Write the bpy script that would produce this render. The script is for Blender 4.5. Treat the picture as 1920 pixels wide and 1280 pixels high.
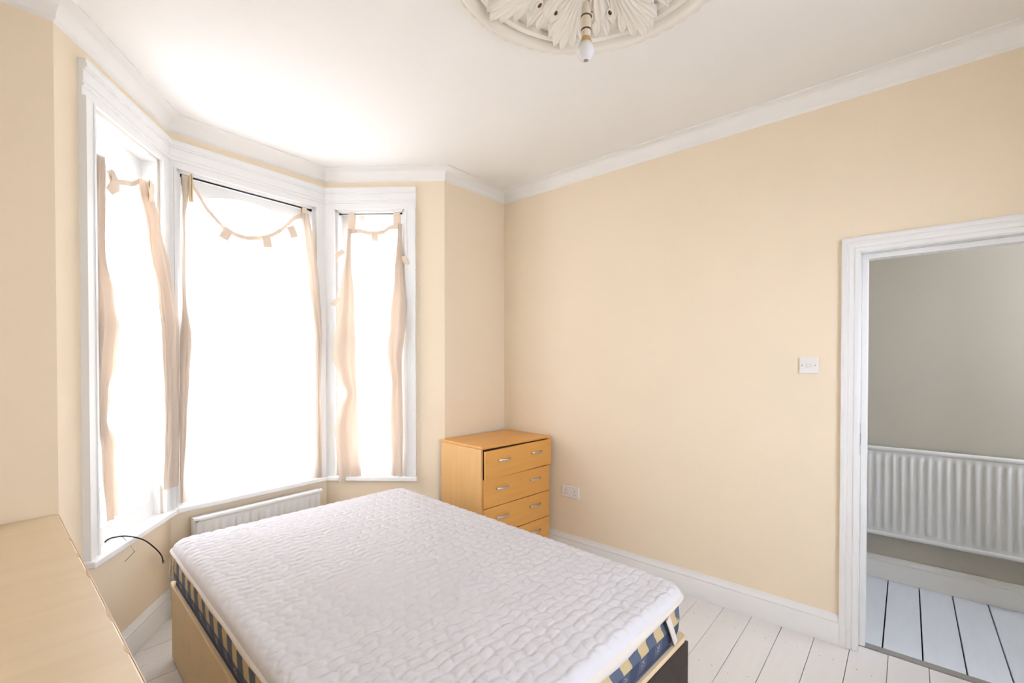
import bpy, bmesh, math, random
from mathutils import Vector, Matrix, noise
random.seed(7)
for o in list(bpy.data.objects):
    bpy.data.objects.remove(o)
scene = bpy.context.scene
C = scene.collection
PI = math.pi

# ---------------------------------------------------------------- camera
cam_d = bpy.data.cameras.new('camera')
cam = bpy.data.objects.new('camera', cam_d)
C.objects.link(cam)
cam.location = (0, 0, 1.48)
cam.rotation_euler = (math.radians(90 - 0.67), 0, math.radians(-49))
cam_d.sensor_width = 36
cam_d.lens = 852 / 1920 * 36
cam_d.shift_y = 46 / 1920
cam_d.clip_start = 0.02
scene.camera = cam

# ---------------------------------------------------------------- sky and exposure
world = bpy.data.worlds.new('overcast_sky')
scene.world = world
world.use_nodes = True
bg = world.node_tree.nodes['Background']
bg.inputs['Color'].default_value = (0.88, 0.925, 1.10, 1)
bg.inputs['Strength'].default_value = 6.0
vs = scene.view_settings
vs.view_transform = 'Standard'
vs.look = 'None'
vs.exposure = 1.08
vs.gamma = 1.0
vs.use_curve_mapping = False


# ---------------------------------------------------------------- materials
def srgb(r, g, b):
    f = lambda c: ((c / 255) / 12.92 if c / 255 <= .04045 else ((c / 255 + .055) / 1.055) ** 2.4)
    return (f(r), f(g), f(b), 1)


def mat(name, col, rough=.6, var=.04, scale=12, bump=0, bscale=60, spec=.3, metal=0, stretch=None):
    m = bpy.data.materials.new(name)
    m.use_nodes = True
    nt = m.node_tree
    b = nt.nodes['Principled BSDF']
    b.inputs['Roughness'].default_value = rough
    b.inputs['Specular IOR Level'].default_value = spec
    b.inputs['Metallic'].default_value = metal
    tc = nt.nodes.new('ShaderNodeTexCoord')
    mp = nt.nodes.new('ShaderNodeMapping')
    nt.links.new(tc.outputs['Object'], mp.inputs['Vector'])
    if stretch:
        mp.inputs['Scale'].default_value = stretch
    n = nt.nodes.new('ShaderNodeTexNoise')
    n.inputs['Scale'].default_value = scale
    n.inputs['Detail'].default_value = 4
    nt.links.new(mp.outputs['Vector'], n.inputs['Vector'])
    r = nt.nodes.new('ShaderNodeMapRange')
    r.inputs['To Min'].default_value = 1 - var
    r.inputs['To Max'].default_value = 1 + var
    nt.links.new(n.outputs['Fac'], r.inputs['Value'])
    mx = nt.nodes.new('ShaderNodeMix')
    mx.data_type = 'RGBA'
    mx.blend_type = 'MULTIPLY'
    mx.inputs['Factor'].default_value = 1
    mx.inputs['A'].default_value = col
    nt.links.new(r.outputs['Result'], mx.inputs['B'])
    nt.links.new(mx.outputs['Result'], b.inputs['Base Color'])
    if bump:
        n2 = nt.nodes.new('ShaderNodeTexNoise')
        n2.inputs['Scale'].default_value = bscale
        n2.inputs['Detail'].default_value = 5
        nt.links.new(mp.outputs['Vector'], n2.inputs['Vector'])
        bp = nt.nodes.new('ShaderNodeBump')
        bp.inputs['Strength'].default_value = bump
        bp.inputs['Distance'].default_value = .01
        nt.links.new(n2.outputs['Fac'], bp.inputs['Height'])
        nt.links.new(bp.outputs['Normal'], b.inputs['Normal'])
    return m


def wood(name, c1, c2, rough=.4, scale=3.0, axis='X', chips=False):
    m = bpy.data.materials.new(name)
    m.use_nodes = True
    nt = m.node_tree
    b = nt.nodes['Principled BSDF']
    b.inputs['Roughness'].default_value = rough
    tc = nt.nodes.new('ShaderNodeTexCoord')
    mp = nt.nodes.new('ShaderNodeMapping')
    s = {'X': (1, 14, 14), 'Y': (14, 1, 14), 'Z': (14, 14, 1)}[axis]
    mp.inputs['Scale'].default_value = s
    nt.links.new(tc.outputs['Object'], mp.inputs['Vector'])
    n = nt.nodes.new('ShaderNodeTexNoise')
    n.inputs['Scale'].default_value = scale
    n.inputs['Detail'].default_value = 6
    n.inputs['Distortion'].default_value = .6
    nt.links.new(mp.outputs['Vector'], n.inputs['Vector'])
    cr = nt.nodes.new('ShaderNodeValToRGB')
    cr.color_ramp.elements[0].position = .3
    cr.color_ramp.elements[0].color = c1
    cr.color_ramp.elements[1].position = .7
    cr.color_ramp.elements[1].color = c2
    nt.links.new(n.outputs['Fac'], cr.inputs['Fac'])
    nt.links.new(cr.outputs['Color'], b.inputs['Base Color'])
    return m


M = {}
M['wall'] = mat('cream_wall_paint', srgb(244, 227, 200), .75, .015, 3, .05, 90, .2)
M['hallwall'] = mat('hall_wall_paint', srgb(198, 192, 178), .6, .02, 3, .05, 90, .3)
M['ceiling'] = mat('white_ceiling_paint', srgb(243, 240, 234), .8, .01, 2, .03, 60, .2)
M['gloss'] = mat('white_gloss_paint', srgb(240, 239, 236), .35, .015, 8, .04, 40, .4)
M['floor'] = mat('white_floor_paint', srgb(230, 226, 222), .35, .04, 5, .12, 25, .4, stretch=(1, 6, 6))
M['hallfloor'] = mat('hall_floor_paint', srgb(226, 230, 234), .35, .05, 5, .12, 25, .4, stretch=(1, 6, 6))
M['gap'] = mat('dark_underfloor', srgb(40, 36, 33), .9)
M['plaster'] = mat('plaster_white', srgb(240, 234, 222), .7, .02, 20, .06, 80, .2)
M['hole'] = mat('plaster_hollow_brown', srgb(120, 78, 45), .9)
M['steel'] = mat('brushed_steel', srgb(205, 205, 203), .35, .03, 30, metal=1)
M['dark'] = mat('black_plastic', srgb(38, 36, 36), .5)
M['greystrip'] = mat('grey_threshold', srgb(150, 146, 140), .5, .06)
M['ringdark'] = mat('brown_grey_ring', srgb(92, 80, 66), .6)  # brownish grey of the two rings on the lamp holder
M['plastic'] = mat('white_plastic', srgb(238, 234, 230), .35, .01)
M['bulbholder'] = mat('aged_plastic', srgb(226, 212, 190), .45, .03)
M['bulbneck'] = mat('amber_bulb_neck', srgb(206, 168, 104), .4, .03)
M['bulb'] = mat('opal_bulb_glass', srgb(232, 230, 228), .2, .01)
M['rad'] = mat('radiator_enamel', srgb(226, 226, 224), .35, .02)
M['beech'] = wood('beech_veneer', srgb(222, 160, 80), srgb(230, 170, 90), .4, 2.2, 'X')
M['beech_lit_side'] = wood('beech_veneer_lit_side', srgb(226, 178, 112), srgb(232, 186, 122), .4, 2.2, 'Z')  # same veneer made paler; window light on the side put into its colour
M['cab'] = wood('pale_veneer', srgb(222, 200, 166), srgb(228, 207, 174), .35, 1.6, 'X')
M['cabedge'] = wood('pale_veneer_edge', srgb(186, 142, 90), srgb(226, 200, 160), .35, 3, 'Y')
M['inside'] = mat('drawer_gap_dark', srgb(70, 45, 28), .8)
M['quilt'] = mat('white_quilted_polyester', srgb(212, 209, 210), .85, .02, 30, .15, 250, .1)
M['hem'] = mat('cream_hem_fabric', srgb(218, 209, 198), .85, .03, 30, .1, 300, .1)
M['divan'] = mat('beige_divan_fabric', srgb(226, 202, 166), .9, .08, 6, .15, 300, .1)
M['divan_dark'] = mat('charcoal_divan_fabric', srgb(74, 66, 60), .9, .12, 25, .2, 300, .1)
M['piping'] = mat('navy_piping', srgb(72, 78, 96), .8, .06)
M['peg'] = wood('peg_pine', srgb(206, 180, 138), srgb(220, 196, 156), .6, 8, 'Z')
M['ground'] = mat('outdoor_paving', srgb(214, 213, 211), .9, .08, 2)
M['render'] = mat('pale_house_render', srgb(226, 222, 216), .9, .05, 2)

# cloth: thin cream cotton that lets daylight through
cm = bpy.data.materials.new('cream_curtain_cotton')
cm.use_nodes = True
nt = cm.node_tree
nt.nodes.clear()
out = nt.nodes.new('ShaderNodeOutputMaterial')
dif = nt.nodes.new('ShaderNodeBsdfDiffuse')
trl = nt.nodes.new('ShaderNodeBsdfTranslucent')
trp = nt.nodes.new('ShaderNodeBsdfTransparent')
m1 = nt.nodes.new('ShaderNodeMixShader')
m2 = nt.nodes.new('ShaderNodeMixShader')
nz = nt.nodes.new('ShaderNodeTexNoise')
nz.inputs['Scale'].default_value = 220
cr = nt.nodes.new('ShaderNodeValToRGB')
cr.color_ramp.elements[0].color = srgb(243, 231, 217)
cr.color_ramp.elements[1].color = srgb(248, 239, 228)
nt.links.new(nz.outputs['Fac'], cr.inputs['Fac'])
nt.links.new(cr.outputs['Color'], dif.inputs['Color'])
nt.links.new(cr.outputs['Color'], trl.inputs['Color'])
m1.inputs['Fac'].default_value = .5
nt.links.new(dif.outputs[0], m1.inputs[1])
nt.links.new(trl.outputs[0], m1.inputs[2])
m2.inputs['Fac'].default_value = .14
nt.links.new(m1.outputs[0], m2.inputs[1])
nt.links.new(trp.outputs[0], m2.inputs[2])
nt.links.new(m2.outputs[0], out.inputs['Surface'])
M['cloth'] = cm
M['cloth_band'] = mat('cream_curtain_band', srgb(232, 212, 190), .9, .04, 80)

# window glass: clear with a faint fresnel reflection
gm = bpy.data.materials.new('clear_window_glass')
gm.use_nodes = True
nt = gm.node_tree
nt.nodes.clear()
out = nt.nodes.new('ShaderNodeOutputMaterial')
trp = nt.nodes.new('ShaderNodeBsdfTransparent')
trp.inputs['Color'].default_value = (.95, .97, .97, 1)
gl = nt.nodes.new('ShaderNodeBsdfGlossy')
gl.inputs['Roughness'].default_value = .03
geo = nt.nodes.new('ShaderNodeNewGeometry')
dot = nt.nodes.new('ShaderNodeVectorMath')
dot.operation = 'DOT_PRODUCT'
nt.links.new(geo.outputs['Incoming'], dot.inputs[0])
nt.links.new(geo.outputs['Normal'], dot.inputs[1])
prev = dot.outputs['Value']
for op, v, swap in (('ABSOLUTE', None, 0), ('SUBTRACT', 1.0, 1), ('POWER', 5.0, 0), ('MULTIPLY', .96, 0), ('ADD', .04, 0)):
    n_ = nt.nodes.new('ShaderNodeMath')
    n_.operation = op
    n_.use_clamp = op != 'ABSOLUTE'
    nt.links.new(prev, n_.inputs[1 if swap else 0])
    if v is not None:
        n_.inputs[0 if swap else 1].default_value = v
    prev = n_.outputs[0]
fr = n_
mx = nt.nodes.new('ShaderNodeMixShader')
nt.links.new(fr.outputs[0], mx.inputs['Fac'])
nt.links.new(trp.outputs[0], mx.inputs[1])
nt.links.new(gl.outputs[0], mx.inputs[2])
nt.links.new(mx.outputs[0], out.inputs['Surface'])
M['glass'] = gm


def mattress_material():
    """Blue and straw check ticking: straw blocks with waved edges above, navy blocks below."""
    m = bpy.data.materials.new('blue_check_ticking')
    m.use_nodes = True
    nt = m.node_tree
    b = nt.nodes['Principled BSDF']
    b.inputs['Roughness'].default_value = .75
    L = nt.links.new
    tc = nt.nodes.new('ShaderNodeTexCoord')
    sp = nt.nodes.new('ShaderNodeSeparateXYZ')
    L(tc.outputs['UV'], sp.inputs[0])

    def mth(op, a, bb=None):
        n = nt.nodes.new('ShaderNodeMath')
        n.operation = op
        for i, v in enumerate((a, bb)):
            if v is None:
                continue
            if isinstance(v, (int, float)):
                n.inputs[i].default_value = v
            else:
                L(v, n.inputs[i])
        return n.outputs[0]
    u, v = sp.outputs[0], sp.outputs[1]          # u in metres round the side, v in metres up
    wave = mth('MULTIPLY', mth('SINE', mth('MULTIPLY', v, 62.0)), .012)
    upper = mth('GREATER_THAN', v, .078)
    uw = mth('ADD', u, mth('MULTIPLY', wave, upper))
    fr = mth('FRACT', mth('DIVIDE', uw, .118))
    st = mth('GREATER_THAN', fr, .52)

    def mix(f, a, bb):
        n = nt.nodes.new('ShaderNodeMix')
        n.data_type = 'RGBA'
        L(f, n.inputs['Factor'])
        for k, c in (('A', a), ('B', bb)):
            if isinstance(c, tuple):
                n.inputs[k].default_value = c
            else:
                L(c, n.inputs[k])
        return n.outputs['Result']
    slate, straw, navy, slate2 = srgb(88, 98, 118), srgb(200, 178, 132), srgb(54, 66, 94), srgb(80, 88, 108)
    up = mix(st, slate, straw)
    lo = mix(st, navy, slate2)
    col = mix(upper, lo, up)
    # small woven flecks in the middle of the slate blocks
    fx = mth('ABSOLUTE', mth('SUBTRACT', fr, .26))
    fl_u = mth('MULTIPLY', mth('LESS_THAN', fx, .10), mth('LESS_THAN', mth('ABSOLUTE', mth('SUBTRACT', v, .13)), .014))
    fx2 = mth('ABSOLUTE', mth('SUBTRACT', fr, .76))
    fl_l = mth('MULTIPLY', mth('LESS_THAN', fx2, .09), mth('LESS_THAN', mth('ABSOLUTE', mth('SUBTRACT', v, .052)), .014))
    nz = nt.nodes.new('ShaderNodeTexNoise')
    nz.inputs['Scale'].default_value = 170
    L(tc.outputs['UV'], nz.inputs['Vector'])
    sc = mth('GREATER_THAN', nz.outputs['Fac'], .56)
    col = mix(mth('MULTIPLY', fl_u, sc), col, srgb(48, 56, 82))
    col = mix(mth('MULTIPLY', fl_l, sc), col, srgb(205, 200, 190))
    L(col, b.inputs['Base Color'])
    return m


M['ticking'] = mattress_material()


# ---------------------------------------------------------------- mesh helpers
def obj(name, verts, faces, material, parent=None, smooth=False, bevel=0):
    me = bpy.data.meshes.new(name)
    me.from_pydata([tuple(v) for v in verts], [], faces)
    bm = bmesh.new()
    bm.from_mesh(me)
    bmesh.ops.recalc_face_normals(bm, faces=bm.faces)
    if smooth:
        for f in bm.faces:
            f.smooth = True
    bm.to_mesh(me)
    bm.free()
    me.materials.append(M[material])
    o = bpy.data.objects.new(name, me)
    C.objects.link(o)
    if parent:
        o.parent = parent
    if bevel:
        b = o.modifiers.new('bevel', 'BEVEL')
        b.width = bevel
        b.segments = 2
        b.limit_method = 'ANGLE'
        b.angle_limit = math.radians(50)
    return o


class MB:
    """collects shapes that form one part"""

    def __init__(self):
        self.v, self.f = [], []

    def add(self, vs, fs):
        n = len(self.v)
        self.v += [Vector(p) for p in vs]
        self.f += [tuple(i + n for i in f) for f in fs]
        return self

    def box(self, x0, x1, y0, y1, z0, z1):
        return self.prism([(x0, y0), (x1, y0), (x1, y1), (x0, y1)], z0, z1)

    def prism(self, plan, z0, z1):
        n = len(plan)
        vs = [(p[0], p[1], z0) for p in plan] + [(p[0], p[1], z1) for p in plan]
        fs = [tuple(range(n - 1, -1, -1)), tuple(range(n, 2 * n))]
        fs += [(i, (i + 1) % n, n + (i + 1) % n, n + i) for i in range(n)]
        return self.add(vs, fs)

    def grid(self, rows, closed_u=False, closed_v=False, cap=False):
        nv, nu = len(rows), len(rows[0])
        vs = [p for r in rows for p in r]
        fs = []
        for j in range(nv - (0 if closed_v else 1)):
            for i in range(nu - (0 if closed_u else 1)):
                a = j * nu + i
                b = j * nu + (i + 1) % nu
                c = ((j + 1) % nv) * nu + (i + 1) % nu
                d = ((j + 1) % nv) * nu + i
                fs.append((a, b, c, d))
        if cap:
            fs.append(tuple(range(nu)))
            fs.append(tuple((nv - 1) * nu + i for i in range(nu)))
        return self.add(vs, fs)

    def tube(self, pts, r, seg=8, cap=True):
        pts = [Vector(p) for p in pts]
        rows = []
        up = Vector((0, 0, 1))
        for i, p in enumerate(pts):
            t = (pts[min(i + 1, len(pts) - 1)] - pts[max(i - 1, 0)]).normalized()
            s = t.cross(up)
            if s.length < 1e-3:
                s = Vector((1, 0, 0))
            s.normalize()
            q = s.cross(t)
            rr = r[i] if isinstance(r, (list, tuple)) else r
            rows.append([p + (s * math.cos(a) + q * math.sin(a)) * rr for a in [2 * PI * k / seg for k in range(seg)]])
        return self.grid(rows, closed_u=True, cap=cap)

    def lathe(self, prof, center, seg=48):
        """prof: (radius, z) list"""
        cx, cy = center
        rows = [[(cx + r * math.cos(2 * PI * k / seg), cy + r * math.sin(2 * PI * k / seg), z) for k in range(seg)] for r, z in prof]
        return self.grid(rows, closed_u=True)

    def sweep(self, path, prof, fmap=None, closed=False, cap=True):
        """path: plane points; prof: (offset to the right of travel, out of plane); mitred"""
        n = len(path)
        P = [Vector(p) for p in path]
        rows = []
        for i in range(n):
            d0 = d1 = None
            if i > 0 or closed:
                d0 = (P[i] - P[i - 1]).normalized()
            if i < n - 1 or closed:
                d1 = (P[(i + 1) % n] - P[i]).normalized()
            d0 = d0 or d1
            d1 = d1 or d0
            n0, n1 = Vector((d0.y, -d0.x)), Vector((d1.y, -d1.x))
            m = (n0 + n1)
            m = m / max(1e-6, m.dot(n0))
            row = []
            for o, p in prof:
                q = P[i] + m * o
                row.append(fmap(q.x, q.y, p) if fmap else (q.x, q.y, p))
            rows.append(row)
        return self.grid(rows, closed_u=True, closed_v=closed, cap=cap and not closed)

    def build(self, name, material, parent=None, smooth=False, bevel=0):
        return obj(name, self.v, self.f, material, parent, smooth, bevel)


def autosmooth(o, ang=35):
    for p in o.data.polygons:
        p.use_smooth = True
    bm = bmesh.new()
    bm.from_mesh(o.data)
    for e in bm.edges:
        if len(e.link_faces) == 2 and e.calc_face_angle(0) > math.radians(ang):
            e.smooth = False
    bm.to_mesh(o.data)
    bm.free()
    return o


def tag(o, label, cat, group=None):
    o['label'] = label
    o['category'] = cat
    if group:
        o['group'] = group
    return o


def struct(o, label=None):
    o['kind'] = 'structure'
    if label:
        o['label'] = label
    return o


def thing(name, label, cat, loc=(0, 0, 0), rz=0, group=None):
    e = bpy.data.objects.new(name, None)
    e.empty_display_size = .1
    e.location = loc
    e.rotation_euler = (0, 0, rz)
    C.objects.link(e)
    if cat:
        tag(e, label, cat, group)
    else:
        struct(e, label)
    return e


# ---------------------------------------------------------------- the room
XL, XR, YB = -.45, 2.9, -.95
A = Vector((.177, 2.555))
P1 = Vector((.69, 3.262))
P2 = Vector((1.667, 3.312))
B = Vector((2.235, 2.61))
CZ, CB = 2.905, 2.817                     # ceiling, underside of the cornice
PATH = [Vector((XL, YB)), Vector((XL, 2.555)), A, P1, P2, B, Vector((XR, 2.61)), Vector((XR, YB))]
NP = len(PATH)


def mit(i):
    """mitre vector (towards the room) at corner i of the room outline"""
    a, b, c = PATH[(i - 1) % NP], PATH[i], PATH[(i + 1) % NP]
    d0, d1 = (b - a).normalized(), (c - b).normalized()
    n0, n1 = Vector((d0.y, -d0.x)), Vector((d1.y, -d1.x))
    m = n0 + n1
    return m / m.dot(n0)


def P(i, s, d):
    """plan point on wall i (from corner i to i+1): fraction s along it, d into the room"""
    a, b = PATH[i], PATH[(i + 1) % NP]
    if s <= 0:
        return a + mit(i) * d
    if s >= 1:
        return b + mit((i + 1) % NP) * d
    t = (b - a).normalized()
    return a + (b - a) * s + Vector((t.y, -t.x)) * d


def fb(mb, i, s0, s1, d0, d1, z0, z1):
    return mb.prism([P(i, s0, d0), P(i, s1, d0), P(i, s1, d1), P(i, s0, d1)], z0, z1)


def wall(name, i, th, opening=None, label=None, material='wall'):
    mb = MB()
    if opening is None:
        fb(mb, i, 0, 1, 0, -th, -.06, CZ + .1)
    else:
        s0, s1, z0, z1 = opening
        fb(mb, i, 0, s0, 0, -th, -.06, CZ + .1)
        fb(mb, i, s1, 1, 0, -th, -.06, CZ + .1)
        fb(mb, i, s0, s1, 0, -th, -.06, z0)
        fb(mb, i, s0, s1, 0, -th, z1, CZ + .1)
    return struct(mb.build(name, material), label)


ZS, ZH = .615, 2.612                       # window sill and head
OPEN = {2: (.252, .905), 3: (.042, .922), 4: (.088, .671)}
wall('wall_left', 0, .15)
wall('wall_front_left', 1, .15)
wall('wall_bay_left', 2, .2, OPEN[2] + (ZS - .03, ZH))
wall('wall_bay_front', 3, .2, OPEN[3] + (ZS - .03, ZH))
wall('wall_bay_right', 4, .2, OPEN[4] + (ZS - .03, ZH))
wall('wall_front_right', 5, .15)
DY0, DY1, DH = .183, -.577, 2.03           # door opening
LR = 2.61 - YB
wall('wall_right', 6, .12, ((2.61 - DY0) / LR, (2.61 - DY1) / LR, -.05, DH))
# back wall behind the camera with an unseen window opening added for fill daylight
BW = XR - XL
wall('wall_back', 7, .15, (.30, .66, .85, 2.35))

# ceiling slab over room and bay
mb = MB()
mb.prism([p + mit(k) * -.1 for k, p in enumerate(PATH)], CZ, CZ + .1)
struct(mb.build('ceiling', 'ceiling'))

# coved cornice all round
prof = [(0, CB)]
for k in range(9):
    a = PI / 2 * k / 8
    prof.append((.012 + .066 * (1 - math.cos(a)), CB + .012 + (CZ - CB - .020) * math.sin(a)))
prof += [(.080, CZ - .008), (.080, CZ), (0, CZ)]
o = MB().sweep(PATH, prof, closed=True).build('trim_1', 'ceiling')
autosmooth(o, 30)
struct(o, 'white coved cornice running round the ceiling')

# skirting
SK = [(0, 0), (.020, 0), (.020, .108), (.016, .114), (.019, .122), (.015, .132), (.008, .142), (.006, .155), (0, .155)]


def skirting(name, pts):
    o = MB().sweep([Vector(p) for p in pts], SK).build(name, 'gloss')
    return struct(autosmooth(o, 40))


skirting('baseboard_front_left', [(XL, YB), (XL, 2.555), A, P1])
skirting('baseboard_bay', [P1, P2, B])
skirting('baseboard_right', [B, (XR, 2.61), (XR, .257)])
skirting('baseboard_back', [(XR, DY1 - .075), (XR, YB), (XL, YB)])

# ---------------------------------------------------------------- floor boards
floor = struct(MB().box(XL - .1, 4.1, -2.6, 3.45, -.06, -.022).build('floor', 'gap'))


def span_at(y):
    if y < 2.58:
        return XL - .02, XR + .055
    t0 = (y - A.y) / (P1.y - A.y)
    t1 = (y - B.y) / (P2.y - B.y)
    return A.x + t0 * (P1.x - A.x) - .12, B.x + t1 * (P2.x - B.x) + .12


BWD = .1515
k0 = int((YB - .212) / BWD) - 1
yb = .212 + k0 * BWD
heads = MB()
while yb < 3.30:
    y0, y1 = yb + .0012, yb + BWD - .0012
    x0, x1 = span_at(max(y0, 2.0) if y1 < 2.58 else y0)
    if y0 < YB:
        y0 = YB - .02
    dz = random.uniform(-.0010, 0)
    o = MB().box(x0, x1, y0, y1, -.022, dz).build('plank', 'floor', floor, bevel=.0015)
    for jx in (.35, 1.0, 1.65, 2.3, 2.72):
        for q in (.3, .72):
            px = jx + random.uniform(-.02, .02)
            py = y0 + (y1 - y0) * q + random.uniform(-.01, .01)
            if py < 2.5:
                heads.lathe([(.0001, dz + .0006), (random.uniform(.0018, .0034), dz + .0006), (.0032, dz - .001)], (px, py), 6)
    yb += BWD
yb = .085 - .156 * 16
while yb < 1.6:
    MB().box(3.0, 3.99, yb + .003, yb + .153, -.022, random.uniform(-.0015, 0)).build('plank', 'hallfloor', floor, bevel=.002)
    yb += .156
o = heads.build('nail_heads', 'greystrip', floor)
o['kind'] = 'stuff'

# ---------------------------------------------------------------- hall beyond the door
HX = 3.985
mb = MB().box(HX, HX + .1, -1.75, 1.5, -.06, CZ + .1)
struct(mb.build('wall_hall', 'hallwall'))
mb = MB().box(XR + .12, HX, 1.4, 1.5, -.06, CZ + .1)
struct(mb.build('wall_hall_far', 'hallwall'))
mb = MB().box(XR + .12, HX, -1.75, -1.65, -.06, 1.3).box(XR + .12, XR + .22, -1.75, -1.65, 1.3, CZ).box(HX - .1, HX, -1.75, -1.65, 1.3, CZ).box(XR + .12, HX, -1.75, -1.65, 2.8, CZ + .1)
struct(mb.build('wall_hall_near', 'hallwall'))
mb = MB().box(XR + .0, XR + .12, -1.75, YB - .15, -.06, CZ + .1)
struct(mb.build('wall_hall_side', 'hallwall'))
struct(MB().box(XR + .12, HX + .1, -1.75, 1.5, CZ, CZ + .1).build('ceiling_hall', 'ceiling'))
o = MB().sweep([Vector((HX, 1.4)), Vector((HX, -1.65))], SK).build('baseboard_hall', 'gloss')
struct(autosmooth(o, 40))
struct(MB().box(2.955, 3.0, DY1 - .02, DY0 + .02, -.02, .006).build('trim_2', 'greystrip', bevel=.002),
       'grey strip across the doorway threshold')

# ---------------------------------------------------------------- doorway
door = thing('door_1', 'white moulded door frame round the open doorway', None, (XR, (DY0 + DY1) / 2, 0))
door_o = Vector((XR, (DY0 + DY1) / 2, 0))


def part(mb, name, material, parent, origin, smooth=False, bevel=0, ang=None):
    mb.v = [v - Vector(origin) for v in mb.v]
    o = mb.build(name, material, parent, smooth, bevel)
    if ang:
        autosmooth(o, ang)
    return o


ARC = [(0, 0), (0, .012), (.006, .016), (.018, .018), (.024, .013), (.030, .016), (.040, .024), (.048, .022), (.052, .027), (.066, .027), (.074, .022), (.074, 0)]
# path in the wall plane (y, z); offset to the right of travel must grow away from the opening
for side, nm in ((-1, 'architrave'), (1, 'architrave')):
    mb = MB()
    x = XR if side < 0 else XR + .12
    mb.sweep([Vector((DY1, 0)), Vector((DY1, DH)), Vector((DY0, DH)), Vector((DY0, 0))],
             [(-o_, p_) for o_, p_ in ARC], lambda a, b, p: (x + side * p, a, b))
    part(mb, nm, 'gloss', door, door_o, ang=40)
mb = MB().box(XR - .004, XR + .124, DY0 - .004, DY0 + .02, 0, DH)
part(mb, 'jamb', 'gloss', door, door_o)
mb = MB().box(XR - .004, XR + .124, DY1 - .02, DY1 + .004, 0, DH)
part(mb, 'jamb', 'gloss', door, door_o)
mb = MB().box(XR - .004, XR + .124, DY1, DY0, DH - .004, DH + .02)
part(mb, 'head_jamb', 'gloss', door, door_o)
mb = MB().box(XR + .055, XR + .122, DY0 - .030, DY0 - .004, 0, DH - .030)
mb.box(XR + .055, XR + .122, DY1 + .004, DY1 + .030, 0, DH - .030)
mb.box(XR + .055, XR + .122, DY1 + .004, DY0 - .004, DH - .030, DH - .004)
part(mb, 'door_stop', 'gloss', door, door_o, bevel=.003)
mb = MB().box(XR + .012, XR + .036, DY0 - .0055, DY0 - .004, 1.0, 1.16)
p = part(mb, 'strike_plate', 'steel', door, door_o)
p['label'] = 'metal strike plate let into the jamb'
mb = MB().box(XR + .018, XR + .030, DY0 - .0062, DY0 - .0054, 1.05, 1.11)
part(mb, 'latch_hole', 'dark', p, (0, 0, 0)).location = -door_o


# ---------------------------------------------------------------- bay windows
def seg_len(i):
    return (PATH[i + 1] - PATH[i]).length


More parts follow.
